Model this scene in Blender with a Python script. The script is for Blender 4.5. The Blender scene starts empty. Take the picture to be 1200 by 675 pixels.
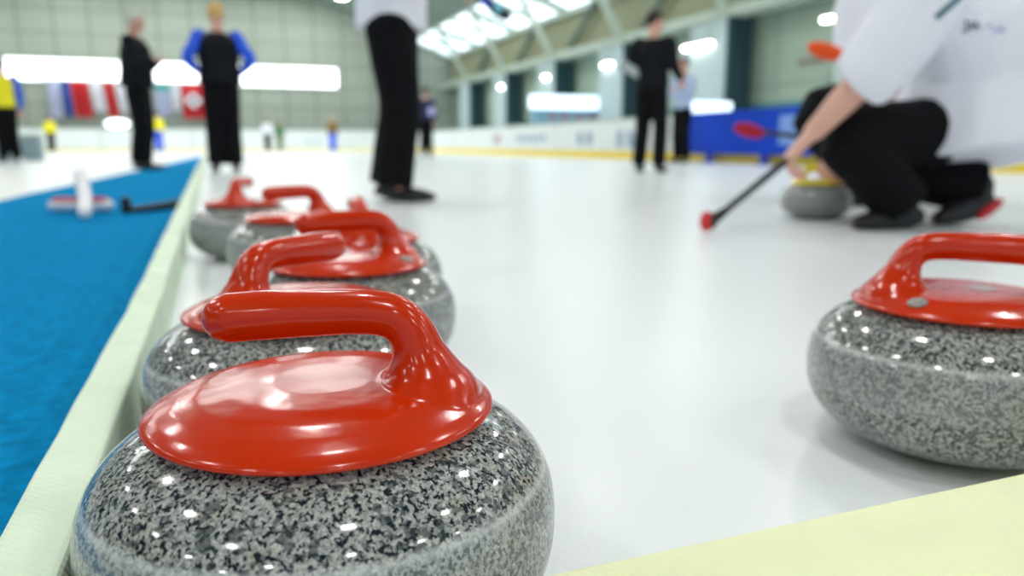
import bpy, bmesh, math, random
from mathutils import Vector, Matrix
from mathutils.bvhtree import BVHTree
random.seed(7)
scene = bpy.context.scene
COL = scene.collection
V = Vector
PI = math.pi
def R(d): return math.radians(d)

# ------------------------------------------------------------------ camera
CAM_H = 0.303
FPX = 893.0
PITCH, YAW = 10.6235, 20.737
cam_d = bpy.data.cameras.new('camera')
cam = bpy.data.objects.new('camera', cam_d)
COL.objects.link(cam)
cam.location = (0, 0, CAM_H)
cam.rotation_euler = (R(90 - PITCH), 0, R(-YAW))
cam_d.sensor_width = 36
cam_d.lens = FPX / 1200 * 36
cam_d.clip_start = 0.02
cam_d.clip_end = 300
cam_d.dof.use_dof = True
cam_d.dof.focus_distance = 0.44
cam_d.dof.aperture_fstop = 4.5
scene.camera = cam
FWD = V((math.sin(R(YAW)) * math.cos(R(PITCH)), math.cos(R(YAW)) * math.cos(R(PITCH)), -math.sin(R(PITCH))))
RIGHT = V((math.cos(R(YAW)), -math.sin(R(YAW)), 0))
UP = RIGHT.cross(FWD)
def ray(x, y): return FWD + RIGHT * ((x - 600) / FPX) + UP * ((337.5 - y) / FPX)
def atd(x, y, d): return V((0, 0, CAM_H)) + ray(x, y) * d          # a measured sight line at depth d

# ------------------------------------------------------------------ materials
def lin(c):
    return tuple(((v / 255) / 12.92 if v <= 10 else (((v / 255) + .055) / 1.055) ** 2.4) for v in c)
MATS = {}
def mat(name, rgb, rough=.6, metal=0, coat=0, var=.06, scale=8, emit=0, spec=.5, bump=0, bscale=80, sheen=0, trans=0):
    m = bpy.data.materials.new(name); m.use_nodes = True
    nt = m.node_tree; b = nt.nodes['Principled BSDF']
    c = lin(rgb)
    tc = nt.nodes.new('ShaderNodeTexCoord')
    n = nt.nodes.new('ShaderNodeTexNoise'); n.inputs['Scale'].default_value = scale; n.inputs['Detail'].default_value = 3
    nt.links.new(tc.outputs['Object'], n.inputs['Vector'])
    r = nt.nodes.new('ShaderNodeValToRGB')
    r.color_ramp.elements[0].position = .3; r.color_ramp.elements[1].position = .7
    r.color_ramp.elements[0].color = (*[v * (1 - var) for v in c], 1)
    r.color_ramp.elements[1].color = (*[min(1, v * (1 + var)) for v in c], 1)
    nt.links.new(n.outputs['Fac'], r.inputs['Fac'])
    nt.links.new(r.outputs['Color'], b.inputs['Base Color'])
    b.inputs['Roughness'].default_value = rough
    b.inputs['Metallic'].default_value = metal
    b.inputs['Coat Weight'].default_value = coat
    b.inputs['Coat Roughness'].default_value = .05
    b.inputs['Specular IOR Level'].default_value = spec
    if sheen:
        b.inputs['Sheen Weight'].default_value = sheen
        b.inputs['Sheen Tint'].default_value = (*c, 1)
    if emit:
        b.inputs['Emission Color'].default_value = (*c, 1)
        b.inputs['Emission Strength'].default_value = emit
    if bump:
        n2 = nt.nodes.new('ShaderNodeTexNoise'); n2.inputs['Scale'].default_value = bscale; n2.inputs['Detail'].default_value = 4
        nt.links.new(tc.outputs['Object'], n2.inputs['Vector'])
        bp = nt.nodes.new('ShaderNodeBump'); bp.inputs['Strength'].default_value = bump; bp.inputs['Distance'].default_value = .01
        nt.links.new(n2.outputs['Fac'], bp.inputs['Height']); nt.links.new(bp.outputs['Normal'], b.inputs['Normal'])
    MATS[name] = m
    return m

def granite_material():
    m = bpy.data.materials.new('speckled_granite'); m.use_nodes = True
    nt = m.node_tree; L = nt.links; N = nt.nodes
    b = N['Principled BSDF']
    tc = N.new('ShaderNodeTexCoord')
    oi = N.new('ShaderNodeObjectInfo')
    va = N.new('ShaderNodeVectorMath'); va.operation = 'MULTIPLY_ADD'
    L.new(tc.outputs['Object'], va.inputs[0]); va.inputs[1].default_value = (1, 1, 1)
    cmb = N.new('ShaderNodeCombineXYZ'); mm = N.new('ShaderNodeMath'); mm.operation = 'MULTIPLY'; mm.inputs[1].default_value = 9
    L.new(oi.outputs['Random'], mm.inputs[0]); L.new(mm.outputs[0], cmb.inputs[0]); L.new(mm.outputs[0], cmb.inputs[2])
    L.new(cmb.outputs[0], va.inputs[2])
    vec = va.outputs[0]
    def noise(sc, det, rough=.6):
        n = N.new('ShaderNodeTexNoise'); n.inputs['Scale'].default_value = sc; n.inputs['Detail'].default_value = det
        n.inputs['Roughness'].default_value = rough; L.new(vec, n.inputs['Vector']); return n.outputs['Fac']
    def ramp(fac, els, interp='LINEAR'):
        r = N.new('ShaderNodeValToRGB'); r.color_ramp.interpolation = interp
        e = r.color_ramp.elements
        e[0].position, e[0].color = els[0][0], els[0][1]
        e[1].position, e[1].color = els[-1][0], els[-1][1]
        for p, c in els[1:-1]:
            k = e.new(p); k.color = c
        L.new(fac, r.inputs['Fac']); return r.outputs['Color']
    def mix(fac, a, c, mode='MIX'):
        x = N.new('ShaderNodeMix'); x.data_type = 'RGBA'; x.blend_type = mode
        if isinstance(fac, float): x.inputs['Factor'].default_value = fac
        else: L.new(fac, x.inputs['Factor'])
        for s, v in ((6, a), (7, c)):
            if isinstance(v, tuple): x.inputs[s].default_value = v
            else: L.new(v, x.inputs[s])
        return x.outputs[2]
    G = lambda *c: (*lin(c), 1)
    W = (1, 1, 1, 1); K = (0, 0, 0, 1)
    base = ramp(noise(420, 5, .7), [(.33, G(110, 113, 108)), (.47, G(156, 161, 160)), (.56, G(188, 190, 184)), (.68, G(222, 220, 210))])
    tan = ramp(noise(38, 3), [(.5, K), (.72, W)])
    base = mix(tan, base, mix(.5, base, G(158, 150, 118)))
    dark = ramp(noise(350, 3.5, .62), [(.515, K), (.555, W)])
    vor = N.new('ShaderNodeTexVoronoi'); vor.inputs['Scale'].default_value = 260; vor.inputs['Randomness'].default_value = 1
    L.new(vec, vor.inputs['Vector'])
    cell = N.new('ShaderNodeSeparateColor'); L.new(vor.outputs['Color'], cell.inputs[0])
    blot = ramp(cell.outputs[0], [(.80, K), (.83, (.7, .7, .7, 1))])
    col = mix(dark, base, G(24, 32, 46))
    col = mix(blot, col, G(62, 70, 72))
    # the frosted striking band round the waist and the pale line at its upper edge
    sx = N.new('ShaderNodeSeparateXYZ'); L.new(tc.outputs['Object'], sx.inputs[0])
    band = ramp(sx.outputs[2], [(.060, K), (.065, W), (.108, W), (.1095, K)])
    line = ramp(sx.outputs[2], [(.1092, K), (.1095, W), (.1100, W), (.1103, K)])
    col = mix(band, col, mix(.30, col, G(176, 184, 188)))
    col = mix(line, col, G(228, 232, 232))
    L.new(col, b.inputs['Base Color'])
    rr = N.new('ShaderNodeMapRange'); L.new(band, rr.inputs[0]); rr.inputs[3].default_value = .09; rr.inputs[4].default_value = .2
    L.new(rr.outputs[0], b.inputs['Roughness'])
    b.inputs['Specular IOR Level'].default_value = .6
    MATS[m.name] = m
    return m

granite = granite_material()
red_plastic = mat('red_moulded_plastic', (204, 47, 0), .17, coat=.1, spec=.4, var=.05, scale=30, bump=.12, bscale=16)
yellow_plastic = mat('yellow_moulded_plastic', (245, 222, 20), .25, coat=.4, var=.03)
cap_metal = mat('grey_inlay_disc', (158, 160, 156), .4, metal=.3, var=.25, scale=120)
cap_label = mat('silver_inlay_label', (196, 198, 205), .3, metal=.2, var=.1, scale=60)
black_plastic = mat('black_rubber', (16, 17, 20), .5)

# ------------------------------------------------------------------ mesh helpers
def obj(name, bm_or_mesh, m, parent=None, smooth=True):
    if isinstance(bm_or_mesh, bmesh.types.BMesh):
        me = bpy.data.meshes.new(name); bmesh.ops.recalc_face_normals(bm_or_mesh, faces=bm_or_mesh.faces)
        bm_or_mesh.to_mesh(me); bm_or_mesh.free()
    else:
        me = bm_or_mesh
    if smooth:
        me.polygons.foreach_set('use_smooth', [True] * len(me.polygons))
    me.materials.clear(); me.materials.append(m)
    o = bpy.data.objects.new(name, me); COL.objects.link(o)
    if parent: 
        o.parent = parent
        o.matrix_parent_inverse = Matrix.Identity(4)
    return o
def tag(o, label=None, cat=None, group=None, kind=None):
    if label: o['label'] = label
    if cat: o['category'] = cat
    if group: o['group'] = group
    if kind: o['kind'] = kind
    return o
def empty(name, loc=(0, 0, 0), rz=0):
    o = bpy.data.objects.new(name, None); COL.objects.link(o)
    o.empty_display_size = .05; o.location = loc; o.rotation_euler = (0, 0, rz)
    return o
def copy_tree(o, parent=None):
    c = o.copy(); COL.objects.link(c)
    if parent: c.parent = parent
    for ch in list(o.children): copy_tree(ch, c)
    return c
def sweep(bm, pts, rad, seg=14, caps=True, ref=None, sub=4, round_end=True):
    """tube along pts; rad = r or (ra, rb) per point; ref = direction of ra"""
    pts = [V(p) for p in pts]
    rad = [(r, r) if not isinstance(r, (tuple, list)) else r for r in rad]
    P, Q = [], []
    n = len(pts)
    for i in range(n - 1):
        p0 = pts[max(i - 1, 0)]; p1 = pts[i]; p2 = pts[i + 1]; p3 = pts[min(i + 2, n - 1)]
        for k in range(sub):
            t = k / sub
            P.append(.5 * ((2 * p1) + (p2 - p0) * t + (2 * p0 - 5 * p1 + 4 * p2 - p3) * t * t + (3 * p1 - p0 - 3 * p2 + p3) * t ** 3))
            s = t * t * (3 - 2 * t)
            Q.append(tuple(rad[i][j] * (1 - s) + rad[i + 1][j] * s for j in (0, 1)))
    P.append(pts[-1]); Q.append(rad[-1])
    if round_end:
        t0 = (P[0] - P[1]).normalized(); t1 = (P[-1] - P[-2]).normalized()
        pre, post = [], []
        for a in (80, 60, 35):
            c, s = math.cos(R(a)), math.sin(R(a))
            if round_end is True: pre.append((P[0] + t0 * min(Q[0]) * s, (Q[0][0] * c, Q[0][1] * c)))
            post.append((P[-1] + t1 * min(Q[-1]) * s, (Q[-1][0] * c, Q[-1][1] * c)))
        P = [p for p, q in pre] + P + [p for p, q in reversed(post)]
        Q = [q for p, q in pre] + Q + [q for p, q in reversed(post)]
    T = [(P[min(i + 1, len(P) - 1)] - P[max(i - 1, 0)]).normalized() for i in range(len(P))]
    ref = V(ref) if ref is not None else (V((0, 0, 1)) if abs(T[0].z) < .9 else V((1, 0, 0)))
    rings = []
    a = (ref - T[0] * ref.dot(T[0])).normalized()
    for p, q, t in zip(P, Q, T):
        a = (a - t * a.dot(t)).normalized(); b = t.cross(a)
        rings.append([bm.verts.new(p + a * q[0] * math.cos(2 * PI * k / seg) + b * q[1] * math.sin(2 * PI * k / seg)) for k in range(seg)])
    for r0, r1 in zip(rings, rings[1:]):
        for k in range(seg):
            bm.faces.new((r0[k], r0[(k + 1) % seg], r1[(k + 1) % seg], r1[k]))
    bm.faces.new(list(reversed(rings[0]))); bm.faces.new(rings[-1])
    return rings
def lathe(bm, prof, seg=96, c=(0, 0, 0)):
    rings = []
    for r, z in prof:
        if r < 1e-6: rings.append([bm.verts.new((c[0], c[1], c[2] + z))])
        else: rings.append([bm.verts.new((c[0] + r * math.cos(2 * PI * k / seg), c[1] + r * math.sin(2 * PI * k / seg), c[2] + z)) for k in range(seg)])
    for a, b in zip(rings, rings[1:]):
        for k in range(seg):
            k2 = (k + 1) % seg
            if len(a) == 1 and len(b) == 1: continue
            if len(a) == 1: bm.faces.new((a[0], b[k], b[k2]))
            elif len(b) == 1: bm.faces.new((a[k], a[k2], b[0]))
            else: bm.faces.new((a[k], a[k2], b[k2], b[k]))
def box(bm, lo, hi, bev=0):
    r = bmesh.ops.create_cube(bm, size=1)
    vs = r['verts']
    for v in vs:
        v.co = V([lo[i] + (v.co[i] + .5) * (hi[i] - lo[i]) for i in range(3)])
    if bev:
        es = list({e for v in vs for e in v.link_edges})
        bmesh.ops.bevel(bm, geom=es, offset=bev, segments=2, affect='EDGES', profile=.5)
    return vs
def bar(bm, a, b, w, d, ref=(0, 0, 1)):
    a, b = V(a), V(b); t = (b - a).normalized(); ref = V(ref)
    u = (ref - t * ref.dot(t)).normalized(); v = t.cross(u)
    q = [[bm.verts.new(p + u * su * w / 2 + v * sv * d / 2) for su, sv in ((-1, -1), (1, -1), (1, 1), (-1, 1))] for p in (a, b)]
    for k in range(4): bm.faces.new((q[0][k], q[0][(k + 1) % 4], q[1][(k + 1) % 4], q[1][k]))
    bm.faces.new(list(reversed(q[0]))); bm.faces.new(q[1])
def ellipsoid(bm, c, r, ax=None, seg=16):
    res = bmesh.ops.create_uvsphere(bm, u_segments=seg, v_segments=seg // 2 + 2, radius=1)
    M = ax if ax else Matrix.Identity(3)
    for v in res['verts']:
        v.co = M @ V((v.co.x * r[0], v.co.y * r[1], v.co.z * r[2])) + V(c)
def fused(bm, voxel, smooth=4, fac=.5):
    """one continuous surface out of overlapping pieces"""
    bmesh.ops.recalc_face_normals(bm, faces=bm.faces)
    me = bpy.data.meshes.new('tmp'); bm.to_mesh(me); bm.free()
    o = bpy.data.objects.new('tmp', me); COL.objects.link(o)
    r = o.modifiers.new('r', 'REMESH'); r.mode = 'VOXEL'; r.voxel_size = voxel
    if smooth:
        s = o.modifiers.new('s', 'SMOOTH'); s.iterations = smooth; s.factor = fac
    dg = bpy.context.evaluated_depsgraph_get()
    out = bpy.data.meshes.new_from_object(o.evaluated_get(dg))
    bpy.data.objects.remove(o); bpy.data.meshes.remove(me)
    return out

# ------------------------------------------------------------------ curling stones
SR_, SH = .1425, .152
def superprofile():
    pr = [(0, .006), (.052, .006), (.058, .0015), (.062, 0), (.067, 0), (.071, .002)]
    zc = SH / 2; n = 40
    for i in range(n + 1):
        u = -1 + 2 * i / n
        z = zc + zc * math.copysign(1 - (1 - abs(u)) ** 1.6, u)
        k = abs(z - zc) / zc
        r = SR_ * max(0, 1 - k ** 2.45) ** (1 / 2.9)
        if z < zc and r < .078: continue
        if z > zc and r < .094: continue
        pr.append((r, z))
    pr += [(.085, SH - .0015), (.0, SH - .001)]
    return pr
def make_stone(name, plastic, side=0, cap=True):
    root = empty(name)
    bm = bmesh.new(); lathe(bm, superprofile(), 128)
    obj('granite_body', bm, granite, root)
    # handle: cover plate, neck and grip are one moulding
    bm = bmesh.new()
    z0 = SH
    lathe(bm, [(0, z0 - .006), (.098, z0 - .0075), (.1035, z0 - .0075), (.1045, z0 - .0055), (.102, z0 - .003), (.096, z0 + .0005), (.086, z0 + .0045), (.074, z0 + .0075),
               (.055, z0 + .0095), (.03, z0 + .0105), (0, z0 + .0107)], 128)
    zg = .2035
    # neck: level slices that spread out into the cover plate, then the bent grip
    ZS = [(-.004, .0580, .0375, .056), (.0028, .0605, .0358, .050), (.0065, .0625, .0320, .043), (.011, .0635, .0275, .0365), (.016, .0630, .0230, .0290), (.023, .0612, .0190, .0228),
          (.030, .0585, .0165, .0190), (.037, .0550, .0155, .0172), (.043, .0510, .0150, .0160)]
    rings = [[bm.verts.new((cx + ra * math.cos(2 * PI * k / 48), rb * math.sin(2 * PI * k / 48), z0 + dz)) for k in range(48)] for dz, cx, ra, rb in ZS]
    for r0, r1 in zip(rings, rings[1:]):
        for k in range(48): bm.faces.new((r0[k], r0[(k + 1) % 48], r1[(k + 1) % 48], r1[k]))
    bm.faces.new(list(reversed(rings[0]))); bm.faces.new(rings[-1])
    P = [(.0590, 0, z0 + .029), (.0545, 0, z0 + .038), (.0465, 0, zg - .0045), (.034, 0, zg - .0005), (.015, 0, zg + .0005), (-.008, 0, zg), (-.03, 0, zg - .0005), (-.0545, 0, zg - .002)]
    Q = [(.0145, .0175), (.0142, .0162), (.0138, .0152), (.0138, .0146), (.0140, .0146), (.0145, .0150), (.0150, .0155), (.0150, .0152)]
    sweep(bm, P, Q, seg=40, ref=(1, 0, 0), sub=6)
    h = fused(bm, .00125, 16, .5)
    ho = obj('handle', h, plastic, root)
    if side:
        bm = bmesh.new()
        lathe(bm, [(0, 0), (.0085, 0), (.009, .0008), (.0085, .0016), (.007, .0012), (.0035, .0012), (.003, .0004), (0, .0004)], 32)
        d = obj('inlay_disc', bm, cap_metal, ho); d.location = (.060, side * .062, z0 + .0046); d.rotation_euler = (R(-14 * side), R(13), 0)
    if cap:
        bm = bmesh.new()
        lathe(bm, [(0, 0), (.013, 0), (.0135, .0006), (.0125, .0012), (0, .0014)], 40)
        obj('centre_cap', bm, cap_label, ho).location = (-.015, 0, z0 + .0102)
    return root
def place_stone(o, x, y, tip_deg, label, group=None):
    o.location = (x, y, 0); o.rotation_euler = (0, 0, R(tip_deg - 180))
    tag(o, label, 'curling stone', group)
stones = {k: make_stone('curling_stone', red_plastic, *k) for k in ((0, False), (1, True), (-1, True))}
used = set()
specs = [
    (.0508, .4611, 164, 'nearest grey granite curling stone with glossy red handle, filling the lower left foreground'),
    (.0600, .7508, 42, 'second red-handled curling stone in the row, directly behind the nearest, grip pointing right'),
    (.1537, 1.0254, 186, 'third red-handled curling stone, half hidden, its rounded right side showing behind the second stone'),
    (.214, 1.309, 84, 'red-handled curling stone almost hidden behind the third, only the top of its neck showing'),
    (.143, 1.715, 202, 'blurred red-handled curling stone whose thin grip points left, second farthest of the row'),
    (.0523, 2.2058, 70, 'farthest red-handled curling stone of the row, beside the pale foam bumper, handle seen end on'),
    (.6907, .5419, -33, 'curling stone with red handle standing alone at the right edge of the picture'),
]
for i, (x, y, a, lb) in enumerate(specs):
    k = (0, False) if i in (0, 1) else (-1, True) if i == 2 else (1, True)
    o = stones[k] if k not in used else copy_tree(stones[k])
    used.add(k)
    place_stone(o, x, y, a, lb, 'red handled curling stones')
ystone = make_stone('curling_stone', yellow_plastic, 0, False)
place_stone(ystone, 2.3301, 2.5525, -28, 'yellow-handled curling stone beside the crouching player in white, on the ice')

# ------------------------------------------------------------------ ground, ice, carpet, foam
def ice_material():
    m = mat('pebbled_ice', (238, 243, 246), .28, var=.015, scale=1.2, spec=.45, bump=.06, bscale=140)
    return m
ice_m = ice_material()
def poly(bm, pts, z0, z1):
    lo = [bm.verts.new((x, y, z0)) for x, y in pts]; hi = [bm.verts.new((x, y, z1)) for x, y in pts]
    n = len(pts)
    bm.faces.new(hi); bm.faces.new(list(reversed(lo)))
    for k in range(n): bm.faces.new((lo[k], lo[(k + 1) % n], hi[(k + 1) % n], hi[k]))
bm = bmesh.new(); box(bm, (-30, -14, -.08), (12.95, 43.2, 0))
tag(obj('floor', bm, ice_m, smooth=False), kind='structure')

carpet_m = mat('blue_carpet', (0, 148, 212), .95, var=.3, scale=55, spec=.1, bump=.9, bscale=260, sheen=1)
bm = bmesh.new()
poly(bm, [(-.137, -1.5), (-.137, 1.2), (-.175, 4), (-.262, 11), (-.358, 18.5), (-.45, 24.5), (-.93, 9.75), (-1.118, 5.645), (-1.14, 4.2), (-1.16, 2), (-1.18, -1.5)][::-1], 0, .006)
tag(obj('carpet_runner', bm, carpet_m, smooth=False), 'bright blue carpet runner lying along the left side, narrowing into the distance', 'carpet')

def foam_material(name, rgb):
    m = mat(name, rgb, .85, var=.05, scale=14, spec=.2)
    nt = m.node_tree; b = nt.nodes['Principled BSDF']
    tc = nt.nodes['Texture Coordinate']
    w = nt.nodes.new('ShaderNodeTexWave'); w.inputs['Scale'].default_value = 95; w.bands_direction = 'DIAGONAL'
    w.inputs['Distortion'].default_value = .6
    w2 = nt.nodes.new('ShaderNodeTexNoise'); w2.inputs['Scale'].default_value = 400
    nt.links.new(tc.outputs['Object'], w.inputs['Vector']); nt.links.new(tc.outputs['Object'], w2.inputs['Vector'])
    ad = nt.nodes.new('ShaderNodeMath'); ad.operation = 'ADD'
    nt.links.new(w.outputs['Fac'], ad.inputs[0]); nt.links.new(w2.outputs['Fac'], ad.inputs[1])
    bp = nt.nodes.new('ShaderNodeBump'); bp.inputs['Strength'].default_value = .35 if 'mint' in name else .12; bp.inputs['Distance'].default_value = .0012
    nt.links.new(ad.outputs[0], bp.inputs['Height']); nt.links.new(bp.outputs['Normal'], b.inputs['Normal'])
    b.inputs['Subsurface Weight'].default_value = .35; b.inputs['Subsurface Radius'].default_value = (.02, .03, .01)
    return m
foam_a = foam_material('pale_mint_foam', (228, 246, 222))
foam_b = foam_material('pale_yellow_foam', (240, 244, 202))
def foam_strip(name, outer, inner, h, m):
    bm = bmesh.new()
    n = len(outer)
    secs = []
    for (xo, yo), (xi, yi) in zip(outer, inner):
        o, i = V((xo, yo, 0)), V((xi, yi, 0)); d = (i - o).normalized(); w = (i - o).length
        prof = [(0, 0), (0, h - .004), (.0012, h - .0012), (.004, h), (w * .5, h + .0005), (w - .004, h), (w - .0012, h - .0012), (w, h - .004), (w, 0)]
        secs.append([bm.verts.new(o + d * u + V((0, 0, z))) for u, z in prof])
    for a, b in zip(secs, secs[1:]):
        for k in range(len(a)):
            k2 = (k + 1) % len(a)
            bm.faces.new((a[k], a[k2], b[k2], b[k]))
    bm.faces.new(secs[0]); bm.faces.new(list(reversed(secs[-1])))
    return obj(name, bm, m, smooth=False)
ys = [.345 + k * (1.2 if k > 3 else .3) for k in range(4)] + [1.5, 1.9, 2.6, 3.6, 5, 7, 9, 12, 15, 18.5]
def xo(y): return -.1345 if y < 1.2 else -.1345 - .0125 * (y - 1.2) + .0002 * math.sin(y * 9)
def xi(y): return -.0945 if y < 1.2 else (-.0945 - .010 * (y - 1.2)) + .0012 * math.sin(y * 7)
ys2 = []
y = .1
while y < 18.5:
    ys2.append(y); y += .08 if y < 3 else .5
fl = foam_strip('foam_bumper', [(xo(y) + random.uniform(-.0012, .0012), y) for y in ys2], [(xi(y) + random.uniform(-.001, .001), y) for y in ys2], .08, foam_a)
tag(fl, 'long pale mint foam bumper between the blue carpet and the row of curling stones', 'foam bumper', 'foam bumpers at the sheet edge')
xs = [.135 + k * .05 for k in range(36)]
ff = foam_strip('foam_bumper', [(x, .339) for x in xs], [(x, .12) for x in xs], .08, foam_b)
tag(ff, 'pale yellow foam bumper crossing the bottom right foreground, in front of the stones', 'foam bumper', 'foam bumpers at the sheet edge')

# ------------------------------------------------------------------ the hall
def paint(name, rgb, **k): return mat(name, rgb, **{**dict(rough=.7, var=.04, scale=.6, spec=.3), **k})
def panel_wall(name, rgb, rgb2, sx, sz, lowrgb=None, lowz=0):
    """sheet-metal cladding with seams, optional painted lower band"""
    m = paint(name, rgb); nt = m.node_tree; b = nt.nodes['Principled BSDF']; tc = nt.nodes['Texture Coordinate']
    base = b.inputs['Base Color'].links[0].from_socket
    sp = nt.nodes.new('ShaderNodeSeparateXYZ'); nt.links.new(tc.outputs['Object'], sp.inputs[0])
    def seam(sock, per, wdt):
        a = nt.nodes.new('ShaderNodeMath'); a.operation = 'DIVIDE'; a.inputs[1].default_value = per; nt.links.new(sock, a.inputs[0])
        f = nt.nodes.new('ShaderNodeMath'); f.operation = 'FRACT'; nt.links.new(a.outputs[0], f.inputs[0])
        c = nt.nodes.new('ShaderNodeMath'); c.operation = 'LESS_THAN'; c.inputs[1].default_value = wdt / per; nt.links.new(f.outputs[0], c.inputs[0])
        return c.outputs[0]
    ad = nt.nodes.new('ShaderNodeMath'); ad.operation = 'ADD'; ad.use_clamp = True
    sa = nt.nodes.new('ShaderNodeMath'); sa.operation = 'ADD'; nt.links.new(sp.outputs[0], sa.inputs[0]); nt.links.new(sp.outputs[1], sa.inputs[1])
    nt.links.new(seam(sa.outputs[0], sx, .12), ad.inputs[0]); nt.links.new(seam(sp.outputs[2], sz, .09), ad.inputs[1])
    mx = nt.nodes.new('ShaderNodeMix'); mx.data_type = 'RGBA'; nt.links.new(ad.outputs[0], mx.inputs[0]); nt.links.new(base, mx.inputs[6]); mx.inputs[7].default_value = (*lin(rgb2), 1)
    out = mx.outputs[2]
    if lowrgb:
        lt = nt.nodes.new('ShaderNodeMath'); lt.operation = 'LESS_THAN'; lt.inputs[1].default_value = lowz; nt.links.new(sp.outputs[2], lt.inputs[0])
        m2 = nt.nodes.new('ShaderNodeMix'); m2.data_type = 'RGBA'; nt.links.new(lt.outputs[0], m2.inputs[0]); nt.links.new(out, m2.inputs[6]); m2.inputs[7].default_value = (*lin(lowrgb), 1)
        out = m2.outputs[2]
    nt.links.new(out, b.inputs['Base Color'])
    return m
def glow(name, rgb, strength):
    m = bpy.data.materials.new(name); m.use_nodes = True; nt = m.node_tree
    b = nt.nodes['Principled BSDF']; b.inputs['Base Color'].default_value = (.8, .8, .8, 1)
    b.inputs['Emission Color'].default_value = (*lin(rgb), 1); b.inputs['Emission Strength'].default_value = strength
    return m
def struct(name, bm, m, parent=None):
    o = obj(name, bm, m, parent, smooth=False)
    if not parent: o['kind'] = 'structure'
    return o

RW = 12.0                                           # line of the columns on the right-hand side
clad = panel_wall('sage_cladding', (156, 163, 152), (128, 138, 126), 1.5, 1.1)
bm = bmesh.new()
vs = [(-26, 0), (13, 0), (13, 5.0), (12, 5.38), (-4, 11.14), (-26, 3.2)]
lo = [bm.verts.new((x, 43.0, z)) for x, z in vs]; hi = [bm.verts.new((x, 43.3, z)) for x, z in vs]
bm.faces.new(lo); bm.faces.new(list(reversed(hi)))
for k in range(6): bm.faces.new((lo[k], hi[k], hi[(k + 1) % 6], lo[(k + 1) % 6]))
struct('wall_back', bm, clad)
rec = panel_wall('pale_green_wall_paint', (168, 186, 168), (148, 168, 154), 2.6, 1.7, (92, 140, 146), 1.35)
bm = bmesh.new(); box(bm, (12.9, 0, 0), (13.1, 43, 3.6)); struct('wall_right', bm, rec)
olive = paint('olive_cladding', (138, 140, 112))
bm = bmesh.new(); box(bm, (12.55, 0, 3.55), (12.75, 43, 5.2)); struct('wall_upper_right', bm, olive)
roof_m = paint('roof_lining', (120, 136, 124))
bm = bmesh.new()
def slab(x0, z0, x1, z1, t=.15):
    a = [bm.verts.new(p) for p in ((x0, -14, z0), (x1, -14, z1), (x1, 43, z1), (x0, 43, z0))]
    b_ = [bm.verts.new(v.co + V((0, 0, t))) for v in a]
    bm.faces.new(a); bm.faces.new(list(reversed(b_)))
    for k in range(4): bm.faces.new((a[k], a[(k + 1) % 4], b_[(k + 1) % 4], b_[k]))
slab(10.3, 5.99, -4, 11.14); slab(-4, 11.14, -26, 3.2)
struct('ceiling', bm, roof_m)

# roof glazing strip, bay by bay, with a rafter between bays
frame_m = paint('pale_steel_paint', (176, 188, 174))
dark_m = paint('dark_teal_steel', (44, 72, 80))
sky_m = glow('daylit_glazing', (225, 240, 255), 1.5)
COLY = [11.2 + 5.3 * k for k in range(6)]          # columns
for k in range(6):
    y0 = COLY[k] + .18; y1 = COLY[k] + 5.12
    if y0 > 42: continue
    bm = bmesh.new()
    a = [bm.verts.new(p) for p in ((12.6, min(y0, 43), 5.16), (12.6, min(y1, 43), 5.16), (10.3, min(y1, 43), 5.99), (10.3, min(y0, 43), 5.99))]
    b_ = [bm.verts.new(v.co + V((0, 0, .04))) for v in a]
    bm.faces.new(a); bm.faces.new(list(reversed(b_)))
    for q in range(4): bm.faces.new((a[q], a[(q + 1) % 4], b_[(q + 1) % 4], b_[q]))
    wobj = struct('window_%d' % (k + 1), bm, sky_m)
    bm = bmesh.new()
    ym = (y0 + y1) / 2
    for yy in (y0, ym, y1): bar(bm, (12.6, yy, 5.10), (10.3, yy, 5.93), .12, .22)
    for xx, zz in ((12.6, 5.13), (11.45, 5.545), (10.3, 5.96)): bar(bm, (xx, y0, zz), (xx, y1, zz), .07, .07)
    struct('window_frame', bm, frame_m, wobj)

pier_m = paint('pale_blue_grey_pier', (188, 204, 206))
for k, y in enumerate(COLY):
    col_names = ['large dark steel column with a pale edge, nearest of the columns along the right wall', None]
    root = empty('column', (RW + .3, y, 0))
    def P_(nm, bm, m): o = obj(nm, bm, m, root, smooth=False); o.location = (-RW - .3, -y, 0); return o
    bm = bmesh.new(); box(bm, (RW + .03, y, 0), (RW + .68, y + .14, 3.5)); P_('post', bm, dark_m)
    bm = bmesh.new(); box(bm, (RW, y + .14, 0), (RW + .4, y + 1.7, 3.5)); P_('side_panel', bm, pier_m)
    bm = bmesh.new(); bar(bm, (RW, y + .1, 3.45), (10.42, y + .1, 5.9), .16, .22); P_('brace', bm, frame_m)
    bm = bmesh.new(); bar(bm, (RW + .3, y - .1, 3.5), (RW + .3, y - 2.6, 5.1), .14, .18); P_('brace', bm, paint('grey_green_steel', (96, 112, 100)) if k == 0 else MATS['grey_green_steel'])
    desc = {0: 'steel column at the far right of the hall, mostly hidden by the crouching player',
            1: 'large dark teal column with pale edge, standing behind the blue hoarding',
            2: 'dark steel column with pale side, behind the standing person with the clipboard',
            3: 'dark steel column with pale side panel beside the bright counter, left of the clipboard person',
            4: 'dark steel column with pale side, second farthest one seen along the right wall',
            5: 'farthest dark steel column along the right wall, near the hall corner'}[k]
    tag(root, desc, 'column', 'columns along the right wall')
bm = bmesh.new(); box(bm, (RW - .1, 0, 3.42), (RW + .5, 43, 3.66)); struct('trim_1', bm, frame_m)
bm = bmesh.new(); box(bm, (12.3, 0, 5.02), (12.8, 43, 5.2)); struct('trim_2', bm, frame_m)

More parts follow.
